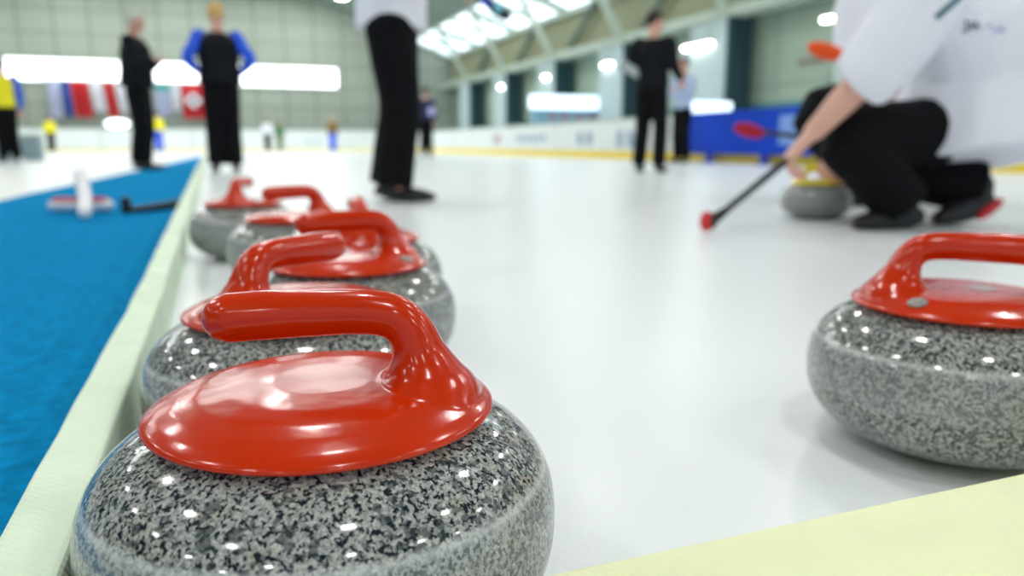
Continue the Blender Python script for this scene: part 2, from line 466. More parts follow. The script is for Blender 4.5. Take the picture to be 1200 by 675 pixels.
# hanging tube lamps in the right-hand aisle
lamp_g = glow('lit_tube', (255, 255, 250), 14)
lampd = ['long lit tube lamp hanging right of the dark column, above the orange broom head',
         'lit tube lamp hanging just left of the large dark teal column',
         'lit tube lamp seen beside the clipboard person, left of that person',
         'round-looking lit lamp above the glowing counter, third from the far corner',
         'small lit lamp far along the right wall, nearest to the hall corner']
for k in range(5):
    yc = 12.75 + 5.05 * k
    hl = (.5, .62, .28, .16, .12)[k]
    root = empty('ceiling_light', (11.95, yc, 2.86))
    bm = bmesh.new(); box(bm, (-.06, -hl, -.04), (.06, hl, .03), .015); obj('tube', bm, lamp_g, root)
    bm = bmesh.new(); box(bm, (-.1, -hl - .05, .035), (.1, hl + .05, .09)); obj('housing', bm, frame_m, root, smooth=False)
    for q in (-1, 1):
        bm = bmesh.new(); bar(bm, (0, q * hl * .7, .085), (0, q * hl * .7, .56), .015, .015, (1, 0, 0)); obj('hanger', bm, frame_m, root, smooth=False)
    tag(root, lampd[k], 'lamp', 'tube lamps along the right aisle')
root = empty('ceiling_light', (4.95, 32, 6.05))
bm = bmesh.new(); box(bm, (-.2, -.2, -.04), (.2, .2, .03), .02); obj('diffuser', bm, lamp_g, root)
bm = bmesh.new(); box(bm, (-.24, -.24, .035), (.24, .24, .12)); bar(bm, (0, 0, .1), (0, 0, 1.8), .03, .03, (1, 0, 0)); obj('housing', bm, frame_m, root, smooth=False)
tag(root, 'small bright round lamp high up, just left of the white shirt of the standing player', 'lamp')

# window band in the far wall
band_m = glow('bright_window', (245, 250, 255), 3.2)
spans = [(-16.5, -9.2), (-9.1, -4.3), (-4.2, -2.9), (-2.75, .9), (1.0, 3.3), (3.4, 6.2)]
for k, (x0, x1) in enumerate(spans):
    bm = bmesh.new(); box(bm, (x0, 42.93, 3.34), (x1, 42.98, 4.32)); wo = struct('window_%d' % (10 + k), bm, band_m)
    bm = bmesh.new()
    for z in (3.3, 4.36): bar(bm, (x0, 42.94, z), (x1, 42.94, z), .07, .1)
    struct('window_frame', bm, frame_m, wo)

# boards round the rink
board_m = mat('white_rink_board', (226, 232, 232), .4, var=.03, scale=.8)
yellow_kick = mat('yellow_kick_plate', (244, 216, 60), .5, var=.04, scale=2)
print_m = mat('faded_blue_print', (150, 170, 190), .6, var=.1)
print_r = mat('faded_red_print', (178, 128, 136), .6, var=.1)
def rink_board(name, a, b, h, label, yellow=True, prints=(), top=frame_m):
    a, b = V((*a, 0)), V((*b, 0)); L = (b - a).length; d = (b - a).normalized(); n = V((-d.y, d.x, 0))
    root = empty(name, a, math.atan2(d.y, d.x))
    bm = bmesh.new(); box(bm, (0, 0, 0), (L, .1, h), .01); obj('panel', bm, board_m, root, smooth=False)
    bm = bmesh.new(); box(bm, (0, -.015, .0), (L, -.002, .17 if yellow else .1)); obj('kick_plate', bm, yellow_kick, root, smooth=False)
    bm = bmesh.new(); box(bm, (0, -.02, h + .002), (L, .12, h + .04)); obj('top_rail', bm, top, root, smooth=False)
    for x0, x1, z0, z1, m in prints:
        n_ = max(2, int((x1 - x0) / .35)); 
        for q in range(n_):
            u0 = x0 + (x1 - x0) * q / n_
            bm = bmesh.new(); box(bm, (u0, -.008, z0), (u0 + (x1 - x0) / n_ * .6, -.001, z1))
            obj('printed_mark', bm, m, root, smooth=False)
    tag(root, label, 'rink board', 'boards round the ice')
    return root
# right side, from far to near (d points towards the camera so that the face looks onto the ice)
rink_board('rink_board', (8.2, 41), (8.2, 26.5), .84, 'far stretch of white rink board along the right side, near the hall corner', prints=((3, 5, .35, .6, print_m), (8, 9, .3, .6, print_m)))
rink_board('rink_board', (8.2, 26.45), (8.2, 18.4), .84, 'white rink board with faint red mark, middle stretch of the right side', prints=((3.2, 3.9, .35, .62, print_r), (5.2, 7.5, .4, .58, print_m)))
rink_board('rink_board', (8.2, 18.35), (8.2, 12.4), .84, 'white rink board beside and behind the standing person with the clipboard', prints=((1.2, 2.2, .3, .6, print_m), (3.2, 4.6, .25, .6, print_m)))
rink_board('rink_board', (8.2, 12.35), (8.2, 2.0), .84, 'nearest stretch of rink board with yellow foot, behind the blue hoarding')
xb = [-16, -9.5, -5.2, -1.2, .85, 3.2, 5.6, 8.15]
bl = ['white far rink board at the left edge behind the yellow vest person', 'white far rink board below the red and white flags',
      'white far rink board below the flag with the white cross', 'white far rink board section between the two standing players in black',
      'white far rink board behind the tiny person in a white top', 'white far rink board behind the tiny person in blue trousers', 'white far rink board section hidden behind the black trousers']
for k in range(7):
    pr = ((1.0, 2.0, .4, .5, print_m),) if k in (3, 5) else ()
    rink_board('rink_board', (xb[k] + .02, 41), (xb[k + 1] - .02, 41), 1.05, bl[k], yellow=False, prints=pr)

# blue hoarding standing in front of the near board
blue_m = mat('royal_blue_vinyl', (0, 66, 196), .65, var=.18, scale=1.5, spec=.2)
pale_blue = mat('pale_blue_print', (120, 160, 225), .5)
root = empty('hoarding', (8.04, 10.4, 0))
bm = bmesh.new(); box(bm, (-.03, -2.6, .15), (.03, 1.85, .87), .01); obj('panel', bm, blue_m, root, smooth=False)
bm = bmesh.new(); box(bm, (-.036, -1.6, .3), (-.031, -.75, .75)); obj('printed_patch', bm, pale_blue, root, smooth=False)
for yy in (-2.4, -.4, 1.05):
    bm = bmesh.new(); box(bm, (-.04, yy - .05, 0), (.04, yy + .05, .16)); box(bm, (-.12, yy - .06, 0), (.10, yy + .06, .02)); obj('foot', bm, blue_m, root, smooth=False)
tag(root, 'royal blue hoarding panel on small feet, standing along the right side boards', 'hoarding')

# lit counter and display panels behind the boards
lit_m = glow('lit_sign_face', (205, 232, 255), 1.7)
root = empty('display_counter', (12.0, 24, 0))
bm = bmesh.new(); box(bm, (-2.2, 0, 1.5), (.86, .3, 1.94), .03); obj('lit_fascia', bm, lit_m, root, smooth=False)
bm = bmesh.new(); box(bm, (-2.1, .02, 0), (.8, .28, 1.49), .01); obj('counter_body', bm, mat('aqua_panel', (130, 178, 200), .5), root, smooth=False)
for q in range(9):
    bm = bmesh.new(); x0 = -1.6 + q * .26; box(bm, (x0, -.03, 1.12), (x0 + .15, .015, 1.40)); obj('poster', bm, [print_r, print_m][q % 2], root, smooth=False)
tag(root, 'glowing white and aqua counter with small posters, behind the boards left of the clipboard person', 'counter')
root = empty('light_box', (9.95, 14.2, 0))
bm = bmesh.new(); box(bm, (-.63, 0, .93), (.55, .15, 1.22), .03); obj('lit_face', bm, lit_m, root, smooth=False)
for xx in (-.4, .3):
    bm = bmesh.new(); box(bm, (xx, .05, 0), (xx + .05, .1, .93)); obj('leg', bm, frame_m, root, smooth=False)
tag(root, 'bright white light box just above the blue hoarding, left of the dark teal column base', 'light box')
bm = bmesh.new(); box(bm, (12.80, 18.0, 2.35), (12.88, 20.4, 2.98)); root = empty('wall_banner', (12.84, 19.2, 2.35))
o = obj('cloth', bm, mat('white_banner_cloth', (214, 222, 220), .7), root, smooth=False); o.location = (-12.84, -19.2, -2.35)
for q in range(7):
    bm = bmesh.new(); y0 = -1.0 + q * .3
    box(bm, (-.06, y0, .2), (-.045, y0 + .18, .38 + .06 * (q % 3))); obj('printed_stroke', bm, print_m, root, smooth=False)
tag(root, 'white banner with blue-grey strokes on the wall behind the clipboard person', 'banner')
root = empty('wall_rail', (12.85, 12, 2.2))
bm = bmesh.new(); bar(bm, (0, -2.4, 0), (0, 3.0, 0), .07, .05); obj('rail', bm, mat('dull_red_brown', (138, 112, 106), .6), root, smooth=False)
tag(root, 'thin reddish-brown rail on the pale green wall right of the dark teal column', 'rail')
bm = bmesh.new(); box(bm, (12.80, 10.6, 1.62), (12.90, 11.9, 1.78)); root = obj('light_strip', bm, glow('soft_strip', (200, 240, 225), 1.1), None, smooth=False)
tag(root, 'faint pale horizontal light strip on the wall below the orange broom head', 'lamp')
for q, yy in enumerate((13.2, 13.9)):
    bm = bmesh.new(); sweep(bm, [(12.7, yy, 0), (12.7, yy, 1.9)], [.035, .035], sub=1)
    tag(obj('standing_pole', bm, frame_m), ['thin pale pole against the right wall, the right one of two', 'thin pale pole against the right wall, the left one of two'][q], 'pole', 'poles against the right wall')

# flags under the far window band
def cloth(x0, x1, z0, z1, y, slant=0.0, amp=.05, n=10):
    bm = bmesh.new(); rows = []
    for j in range(7):
        t = j / 6; row = []
        for i in range(n + 1):
            u = i / n
            row.append(bm.verts.new((x0 + (x1 - x0) * u + slant * t, y + amp * math.sin(u * 9 + x0 * 3) * (.3 + t), z1 + (z0 - z1) * t)))
        rows.append(row)
    for a, b in zip(rows, rows[1:]):
        for i in range(n): bm.faces.new((a[i], a[i + 1], b[i + 1], b[i]))
    bmesh.ops.solidify(bm, geom=bm.faces[:], thickness=.012)
    return bm
fl_white = mat('white_flag_cloth', (232, 232, 240), .8, var=.03)
fl_lilac = mat('lilac_flag_cloth', (200, 204, 232), .8)
fl_red = mat('red_flag_cloth', (206, 44, 52), .8)
fl_blue = mat('blue_flag_cloth', (28, 92, 196), .8)
fl_teal = mat('teal_flag_cloth', (60, 160, 150), .8)
fl = [(-7.35, -6.85, fl_lilac, 0, 'pale lilac flag, leftmost on the far wall'), (-6.8, -6.5, fl_blue, .1, 'narrow blue flag hanging on the far wall, second from the left'),
      (-6.45, -5.7, fl_red, .15, 'broad red flag hanging on the far wall right of the narrow blue flag'), (-5.62, -5.1, fl_white, .15, 'white flag hanging between two red flags on the far wall'),
      (-5.05, -4.6, fl_red, .2, 'narrow red flag hanging right of the white flag on the far wall'), (-4.5, -4.0, fl_white, .15, 'white flag hanging left of the blue flag beside the standing man'),
      (-3.95, -3.5, fl_blue, .05, 'blue flag hanging just left of the standing man in black'), (-2.75, -2.1, fl_lilac, 0, 'pale flag with teal top, just right of the standing man in black'),
      (-2.05, -1.6, fl_white, 0, 'white flag hanging left of the red flag with the white cross'), (-1.55, -.55, fl_red, 0, 'red flag with a white cross, hanging left of the woman in a dark vest')]
for k, (x0, x1, m, sl, lb) in enumerate(fl):
    root = empty('hanging_flag', ((x0 + x1) / 2, 42.5, 1.6))
    z0 = 1.62 + (.3 if m is fl_white else 0); z1 = 3.3
    o = obj('cloth', cloth(x0, x1, z0, z1, 42.5, sl), m, root); o.location = (-(x0 + x1) / 2, -42.5, -1.6)
    bm = bmesh.new(); bar(bm, (x0 - .02 - (x0 + x1) / 2, 0, 1.72), (x1 + .02 - (x0 + x1) / 2, 0, 1.72), .03, .03); obj('rod', bm, frame_m, root, smooth=False)
    if k == 9:
        bm = bmesh.new(); box(bm, (-.12, -.16, .55), (.16, -.11, 1.25)); box(bm, (-.33, -.16, .76), (.37, -.11, 1.04)); obj('white_cross', bm, fl_white, root, smooth=False)
    if k == 7:
        bm = bmesh.new(); box(bm, (-.33, -.12, 1.35), (.33, -.09, 1.62)); obj('teal_band', bm, fl_teal, root, smooth=False)
    tag(root, lb, 'flag', 'flags on the far wall')
bm = bmesh.new(); bar(bm, (-7.6, 42.5, 3.36), (-.3, 42.5, 3.36), .04, .04)
for xx in (-7.5, -4, -.4): bar(bm, (xx, 42.5, 3.36), (xx, 42.97, 3.45), .03, .03)
tag(obj('flag_rail', bm, frame_m, smooth=False), 'thin horizontal rail carrying the row of flags on the far wall', 'rail')
bm = bmesh.new(); ellipsoid(bm, (-4.5, 42.0, 1.32), (.55, .08, .2))  # emissive oval standing in for a bright reflection
root = empty('reflection_glow', (-4.5, 42.0, 0)); o = obj('diffuser', bm, glow('glow_oval', (235, 250, 255), 3), root); o.location = (4.5, -42, 0)
bm = bmesh.new(); bar(bm, (0, .1, 0), (0, .1, 1.3), .05, .05, (1, 0, 0)); obj('stand', bm, frame_m, root, smooth=False)
tag(root, 'oval white glow standing in for a reflection behind the far boards, left of the man in black', 'lamp')

# ------------------------------------------------------------------ people
skin_m = mat('skin', (214, 160, 140), .5, var=.04, scale=12)
skin_b = mat('skin_fair', (222, 172, 154), .5, var=.04, scale=12)
black_c = mat('black_cloth', (14, 17, 24), .8, var=.15, scale=20, spec=.2)
blackt = mat('black_trousers_cloth', (10, 11, 16), .8, var=.15, scale=20, spec=.15)
white_c = mat('white_jersey_cloth', (234, 236, 248), .75, var=.02, scale=6)
blue_c = mat('blue_cloth', (24, 84, 220), .7, var=.08)
yellow_c = mat('yellow_cloth', (244, 232, 24), .7, var=.05)
green_c = mat('green_cloth', (70, 120, 72), .8); brown_c = mat('brown_cloth', (128, 104, 50), .8)
shoe_m = mat('black_shoe', (20, 22, 28), .5, var=.2, scale=60)
hair_grey = mat('grey_hair', (186, 194, 184), .8); hair_blond = mat('blond_hair', (206, 172, 110), .8)
hair_dark = mat('dark_hair', (30, 24, 22), .7); hair_brown = mat('brown_hair', (96, 70, 44), .8)
teal_c = mat('teal_trim', (10, 92, 116), .7)
eye_m = mat('dark_eye', (24, 22, 24), .3)

def hand_into(bm, w, e, side, s=1.0, curl=.5, palm=None):
    """palm, thumb and four unequal bent fingers; w wrist, e elbow"""
    d = (w - e).normalized()
    pn = V(palm) if palm else V((0, 0, -1))
    pn = (pn - d * pn.dot(d)); pn = pn.normalized() if pn.length > .05 else d.orthogonal().normalized()
    u = d.cross(pn) * side                           # towards the thumb
    k0 = w + d * .085 * s
    sweep(bm, [w - d * .01, w + d * .035 * s, k0], [(.026 * s, .019 * s), (.038 * s, .017 * s), (.040 * s, .014 * s)], ref=u, seg=12)
    for i, (off, ln) in enumerate(((.029, .072), (.010, .080), (-.010, .075), (-.028, .058))):
        b0 = k0 + u * off * s - d * .012 * s
        a1 = curl * .9; a2 = curl * 1.9; a3 = curl * 2.7
        p1 = b0 + (d * math.cos(a1) + pn * math.sin(a1)) * ln * .45 * s
        p2 = p1 + (d * math.cos(a2) + pn * math.sin(a2)) * ln * .32 * s
        p3 = p2 + (d * math.cos(a3) + pn * math.sin(a3)) * ln * .25 * s
        sweep(bm, [b0, p1, p2, p3], [.0092 * s, .0088 * s, .0080 * s, .0068 * s], seg=8, sub=2)
    t0 = w + d * .025 * s + u * .026 * s
    sweep(bm, [t0, t0 + (d * .6 + u * .75) * .034 * s + pn * .006, t0 + (d * .85 + u * .5) * .064 * s + pn * .02 * s], [.0125 * s, .0105 * s, .008 * s], seg=8, sub=2)

def person(name, J, base, label, shirt, trousers, hair, skin=skin_m, sleeve=None, vox=.011, belly=1.0, hair_long=False, sleeve_end='wrist', face=None, palm=None, curl=.5, shirt_low=.0, group=None, trouser_w=1.0, shirt_w=1.0, vest=None, sole=None, cv=.016, arm_w=1.0, low_pt=None):
    """J: joints in world space; one continuous body under separate clothes"""
    root = empty(name, base); inv = Matrix.Translation(-V(base))
    def part(nm, me, m, par=None):
        o = obj(nm, me, m, par or root)
        if not par: o.matrix_local = inv
        return o
    S = (J['neck'] - J['pelvis']).length / .53
    across = (J['sh_r'] - J['sh_l']).normalized(); hac = (J['hip_r'] - J['hip_l']).normalized()
    f = J['face'].normalized() if 'face' in J else across.cross(V((0, 0, 1))) * -1
    hup = (J['head'] - J['neck']).normalized()
    f = (f - hup * f.dot(hup)).normalized(); hs = hup.cross(f)
    bm = bmesh.new()
    mid = J['pelvis'].lerp(J['neck'], .5) if 'waist' not in J else J['waist']
    ch = J['chest']
    sweep(bm, [J['pelvis'] - (mid - J['pelvis']) * .15, mid, ch, J['neck'].lerp(ch, .25)], [(.138 * S, .095 * S), (.125 * S, .09 * S), (.150 * S, .105 * S), (.07 * S, .06 * S)], ref=across, seg=18)
    sweep(bm, [J['neck'] - hup * .06, J['neck'] + hup * .03, J['head'] - hup * .03], [.062 * S, .055 * S, .055 * S], seg=12)
    M = Matrix((hs, f, hup)).transposed()
    ellipsoid(bm, J['head'] + hup * .02, (.076 * S, .095 * S, .112 * S), M, 20)
    ellipsoid(bm, J['head'] - hup * .055 * S + f * .03 * S, (.052 * S, .055 * S, .05 * S), M, 14)
    sweep(bm, [J['head'] + hup * .025 * S + f * .085 * S, J['head'] - hup * .018 * S + f * .108 * S], [.009 * S, .016 * S], seg=8, sub=2)
    for sd in (-1, 1): ellipsoid(bm, J['head'] + hs * sd * .078 * S - f * .005, (.012 * S, .02 * S, .032 * S), M, 10)
    ellipsoid(bm, J['head'] - hup * .052 * S + f * .084 * S, (.026 * S, .01 * S, .010 * S), M, 10)
    for s_, sd in (('l', -1), ('r', 1)):
        sh, el, wr = J['sh_' + s_], J['el_' + s_], J['wr_' + s_]
        sweep(bm, [sh.lerp(ch, .3), sh, sh.lerp(el, .5), el, el.lerp(wr, .3), wr], [.044 * S, .048 * S, .043 * S, .037 * S * arm_w, .036 * S * arm_w, .025 * S * arm_w], seg=12)
        hand_into(bm, wr, el, sd, S * (1 + (arm_w - 1) * .8), curl, palm)
        hp, kn, an, to = J['hip_' + s_], J['kn_' + s_], J['an_' + s_], J['to_' + s_]
        sweep(bm, [hp.lerp(kn, .06), hp.lerp(kn, .4), kn, kn.lerp(an, .3), an], [.075 * S, .076 * S, .056 * S, .054 * S, .036 * S], seg=12)
        sweep(bm, [an, an.lerp(to, .4) - V((0, 0, .02)), to], [.036 * S, .034 * S, .022 * S], seg=10)
    body = part('body', fused(bm, vox, 3), skin)
    for sd in (-1, 1):
        bm = bmesh.new(); ellipsoid(bm, J['head'] + hup * .022 * S + f * .088 * S + hs * sd * .031 * S, (.011 * S, .008 * S, .007 * S), M, 8); part('eye', bm, eye_m)
    # hair
    bm = bmesh.new()
    ellipsoid(bm, J['head'] + hup * .042 * S - f * .020 * S, (.088 * S, .098 * S, .104 * S), M, 20)
    if hair_long: sweep(bm, [J['head'] + hup * .03 - f * .07, J['head'] - hup * .06 - f * .09, J['head'] - hup * .14 - f * .085], [.06 * S, .05 * S, .03 * S], seg=12)
    part('hair', fused(bm, .012, 3), hair)
    # upper garment
    bm = bmesh.new(); w = shirt_w
    low = J['pelvis'] - (mid - J['pelvis']) * (.28 + shirt_low)
    if low_pt is not None: low = low_pt
    sweep(bm, [low, mid.lerp(J['pelvis'], .5), mid, ch, J['neck'].lerp(ch, .12)], [(.178 * S * w, .135 * S * w * belly), (.172 * S * w, .132 * S * w * belly), (.162 * S * w, .124 * S * w * belly), (.19 * S * w, .138 * S * w), (.088 * S, .08 * S)], ref=across, seg=20, round_end=False)
    if sleeve is None:
        for s_ in 'lr':
            sh, el, wr = J['sh_' + s_], J['el_' + s_], J['wr_' + s_]
            end = wr if sleeve_end == 'wrist' else el.lerp(wr, .12)
            if sleeve_end == 'wrist': sweep(bm, [sh.lerp(ch, .35), sh, sh.lerp(el, .5), el, wr - (wr - el) * .06], [.07 * S * w, .072 * S * w, .062 * S * w, .054 * S * w, .040 * S * w], seg=14, round_end=False)
            else: sweep(bm, [sh.lerp(ch, .35), sh, sh.lerp(el, .5), el, end], [.075 * S * w, .085 * S * w, .082 * S * w, .072 * S * w, .064 * S * w], seg=14, round_end=False)
    top = part('shirt', fused(bm, cv, 4), shirt)
    if sleeve is not None:
        for s_ in 'lr':
            sh, el, wr = J['sh_' + s_], J['el_' + s_], J['wr_' + s_]
            bm = bmesh.new(); sweep(bm, [sh.lerp(ch, .12), sh, sh.lerp(el, .5), el, wr - (wr - el) * .06], [.066 * S, .078 * S, .070 * S, .062 * S, .042 * S], seg=14, round_end=False)
            part('sleeve', fused(bm, cv, 3), sleeve)
    # trousers
    bm = bmesh.new(); q = trouser_w
    up = J['pelvis'] + (mid - J['pelvis']) * .7
    sweep(bm, [J['pelvis'] - (mid - J['pelvis']) * .35, J['pelvis'], up], [(.12 * S, .10 * S), (.166 * S, .125 * S), (.158 * S, .122 * S)], ref=hac, seg=18)
    for s_ in 'lr':
        hp, kn, an = J['hip_' + s_], J['kn_' + s_], J['an_' + s_]
        sweep(bm, [hp + (hp - kn).normalized() * .06 * S, hp.lerp(kn, .05), hp.lerp(kn, .35), kn, kn.lerp(an, .4), an], [.085 * S, .104 * S * q, .098 * S * q, .086 * S * q, .084 * S * q, .082 * S * q], seg=14, round_end=False)
    part('trousers', fused(bm, cv, 4), trousers)
    for s_ in 'lr':
        an, to = J['an_' + s_], J['to_' + s_]
        d = (to - an); dn = d.normalized(); dh = V((dn.x, dn.y, 0)).normalized() if abs(dn.z) < .9 else f
        upv = J.get('shoe_up_' + s_, V((0, 0, 1)))
        bm = bmesh.new()
        heel = an - upv * .035 * S - dh * .045 * S
        sd_ = dh.cross(upv)
        if J.get('raised_' + s_): heel = J['heel_' + s_]
        sweep(bm, [heel, heel.lerp(to, .35), heel.lerp(to, .7), to], [(.036 * S, .034 * S), (.040 * S, .042 * S), (.046 * S, .034 * S), (.034 * S, .022 * S)], ref=sd_, seg=14)
        sweep(bm, [an + upv * .02, heel.lerp(to, .15)], [.044 * S, .040 * S], seg=12)
        so = part('shoe', fused(bm, .009, 3), shoe_m)
        if sole and J.get('raised_' + s_):
            bm = bmesh.new(); nn = J['sole_n']
            ellipsoid(bm, heel.lerp(to, .13) + nn * .034 * S, (.034 * S, .060 * S, .016 * S), Matrix((dn.cross(nn).normalized(), dn, nn)).transposed(), 16)
            obj('sole_pad', bm, sole, so)
    tag(root, label, 'person', group)
    return root

def standing(x, y, face_deg, H=1.78, arms='down', stance=.1, z=0.0, lean=0, twist=0, step=.0):
    """face_deg: world heading of the chest (0 = +X, 90 = +Y)"""
    k = H / 1.78; c, s = math.cos(R(face_deg - 90)), math.sin(R(face_deg - 90))
    def W(a, b, h): return V((x + (a * c - b * s) * k, y + (a * s + b * c) * k, z + h * k))
    J = dict(pelvis=W(0, 0, .98), waist=W(0, .005, 1.14), chest=W(0, .01 + lean, 1.34), neck=W(0, lean, 1.50), head=W(0, .03 + lean, 1.645))
    for n, sd in (('l', -1), ('r', 1)):
        J['sh_' + n] = W(sd * .185, lean, 1.43)
        J['hip_' + n] = W(sd * .085, 0, .92); J['kn_' + n] = W(sd * (stance * .9), .03 + step * sd * .5, .50); J['an_' + n] = W(sd * stance, -.03 + step * sd, .085)
        J['to_' + n] = W(sd * (stance + .03), .18 + step * sd, .030)
        if arms == 'down': J['el_' + n] = W(sd * .235, -.02, 1.14); J['wr_' + n] = W(sd * .24, .05, .90)
        elif arms == 'hips': J['el_' + n] = W(sd * .315, -.12, 1.18); J['wr_' + n] = W(sd * .19, .03, 1.05)
        elif arms == 'front': J['el_' + n] = W(sd * .22, .05, 1.17); J['wr_' + n] = W(sd * .07, .24, 1.24)
        elif arms == 'hold': J['el_' + n] = W(sd * .24, .02, 1.15); J['wr_' + n] = W(sd * .12, .27, 1.18)
    J['face'] = W(math.sin(R(twist)), math.cos(R(twist)), 0) - W(0, 0, 0)
    J['W'] = W
    return J
HEAD_RIGHT = -YAW                                     # heading that reads as "facing right" in the picture

# man in black with grey hair, hands together
J = standing(-.85, 10.25, HEAD_RIGHT + 8, 1.83, 'front', z=.008)
person('person', J, (-.85, 10.25, .006), 'person in black with grey hair standing sideways on the far end of the blue carpet', black_c, blackt, hair_grey, cv=.018, belly=1.15, shirt_w=1.2, trouser_w=1.15)
# dark vest with blue sleeves, back to us
J = standing(.065, 9.35, 92, 1.84, 'hips')
person('person', J, (.065, 9.35, 0), 'person in dark vest with blue sleeves, blond hair, back turned, hands on hips', black_c, blackt, hair_blond, sleeve=blue_c, cv=.018, shirt_w=1.28, trouser_w=1.12)
# standing player, only the legs and shirt hem in the frame
J = standing(.90, 4.18, HEAD_RIGHT, 1.80, 'hold', stance=.09, step=.03)
J['el_r'] = J['W'](.25, .02, 1.22); J['wr_r'] = J['W'](.24, .26, 1.15)
J['el_l'] = atd(492, -62, 4.12); J['wr_l'] = atd(540, -22, 4.10)
person('person', J, (.90, 4.18, 0), 'standing player in a white shirt and black trousers, seen from the waist down', white_c, blackt, hair_brown, sleeve_end='elbow', vox=.009, cv=.012, trouser_w=1.3, belly=1.3, shirt_w=1.1, shirt_low=.25, palm=(0, 0, -1), curl=.8)
PW = J['wr_l']
# official with the clipboard
J = standing(4.52, 7.57, HEAD_RIGHT + 60, 1.74, 'hold', stance=.12, twist=42)
J['el_l'] = J['W'](-.27, -.05, 1.15); J['wr_l'] = J['W'](-.26, .20, 1.14)
J['el_r'] = J['W'](.27, -.02, 1.14); J['wr_r'] = J['W'](.27, .20, 1.04)
person('person', J, (4.52, 7.57, 0), 'dark-haired person in black holding a pale clipboard, standing in front of the right side boards', black_c, blackt, hair_dark, cv=.016, trouser_w=1.02, shirt_w=1.12)
CW = atd(739, 82, 8.36)
root = empty('clipboard', CW)
paper = mat('pale_paper', (176, 188, 196), .6); clipm = mat('dark_clip', (60, 70, 80), .4)
bm = bmesh.new(); box(bm, (-.13, -.005, -.075), (.13, .005, .075), .003); obj('board', bm, clipm, root, smooth=False)
bm = bmesh.new(); box(bm, (-.115, -.011, -.065), (.09, -.006, .065)); obj('paper', bm, paper, root, smooth=False)
bm = bmesh.new(); box(bm, (.095, -.014, -.04), (.122, -.006, .04)); obj('clip', bm, frame_m, root, smooth=False)
root.rotation_euler = (R(-30), R(28), R(-12))
tag(root, 'pale clipboard held out at the left side of the dark-haired person in black', 'clipboard')

# small far figures
J = standing(-3.45, 15.9, 110, 1.80, 'down')
person('person', J, (-3.45, 15.9, 0), 'person in yellow vest with blue sleeves and black trousers at the left edge', yellow_c, blackt, hair_dark, sleeve=blue_c, cv=.02, vox=.014)
J = standing(7.35, 11.3, 200, 1.72, 'front')
person('person', J, (7.35, 11.3, 0), 'slim person in a pale blue top and black trousers, just right of the clipboard person', mat('pale_blue_cloth', (176, 196, 226), .7), blackt, hair_brown, cv=.018, vox=.014)
navy_c = mat('navy_cloth', (20, 24, 70), .7)
J = standing(5.02, 19.5, 70, 1.75, 'down')
o = person('person', J, (5.02, 19.5, 0), 'dark-clothed person partly hidden behind the black trousers of the standing player', navy_c, blackt, hair_dark, cv=.02, vox=.016)
bm = bmesh.new(); ellipsoid(bm, (.12, -.13, 1.15), (.10, .05, .12)); obj('pale_badge', bm, mat('pale_lilac_badge', (190, 190, 240), .6), o)
for x, y, h, up, low, hr, lb, hd in (
        (-6.75, 38.4, 1.55, yellow_c, blackt, hair_dark, 'tiny person in yellow far off at the left, below the red flag', 80),
        (-2.45, 37.6, 1.75, yellow_c, blue_c, hair_dark, 'tiny person in yellow beside the black-clothed man, below the flags', 80),
        (2.10, 36.8, 1.50, white_c, blackt, hair_brown, 'tiny distant person in a white top and dark trousers near the far boards', 95),
        (2.72, 38.2, 1.42, green_c, mat('olive_cloth', (92, 104, 60), .8), hair_dark, 'tiny distant person in green, right of the one in white', 100),
        (5.0, 36.8, 1.62, brown_c, blue_c, hair_blond, 'tiny distant person in a brown top and blue trousers near the far boards', 90)):
    J = standing(x, y, hd, h, 'down')
    person('person', J, (x, y, 0), lb, up, low, hr, cv=.03, vox=.02, group='tiny figures at the far end')

# ---- crouching player in white
def cj(px, py, d): return atd(px, py, d)
J = dict(pelvis=cj(1140, 138, 2.86), waist=cj(1150, 98, 2.84), chest=cj(1134, 30, 2.80), neck=cj(1085, -42, 2.78), head=cj(1052, -80, 2.78))
J['sh_l'] = cj(1085, 6, 2.62); J['el_l'] = cj(1015, 90, 2.60); J['wr_l'] = cj(953, 155, 2.66)
J['sh_r'] = cj(1095, 0, 2.98); J['el_r'] = cj(1075, 60, 3.05); J['wr_r'] = cj(1035, 115, 3.02)
J['hip_l'] = cj(1098, 154, 2.80); J['kn_l'] = cj(992, 162, 2.74); J['an_l'] = cj(1058, 243, 2.78)
J['hip_r'] = cj(1108, 160, 2.98); J['kn_r'] = cj(1022, 190, 3.0); J['an_r'] = cj(1148, 222, 2.90)
g1 = atd(1004, 263, 2.76); J['to_l'] = V((g1.x, g1.y, .026))
g2 = atd(1098, 262, 2.86); J['to_r'] = V((g2.x, g2.y, .030))
J['raised_r'] = True; J['heel_r'] = cj(1155, 238, 2.86); J['sole_n'] = (RIGHT * .75 - FWD * .45 - UP * .45).normalized()
J['an_l'] = V((J['an_l'].x, J['an_l'].y, .085))
J['face'] = -RIGHT + V((0, 0, -.3)) 
cb = V((J['pelvis'].x, J['pelvis'].y, 0))
red_sole = mat('red_sole', (200, 24, 36), .5)
crouch = person('person', J, cb, 'crouching player in a white jersey and black trousers at the upper right, holding a broom', white_c, blackt, hair_brown, skin=skin_b, sleeve_end='elbow',
       vox=.0065, cv=.011, shirt_w=1.42, belly=1.25, trouser_w=1.12, palm=(0, 0, -1), curl=.75, sole=red_sole, arm_w=1.3, low_pt=cj(1150, 188, 2.84))
HANDA = J['wr_l'] + (J['wr_l'] - J['el_l']).normalized() * .085
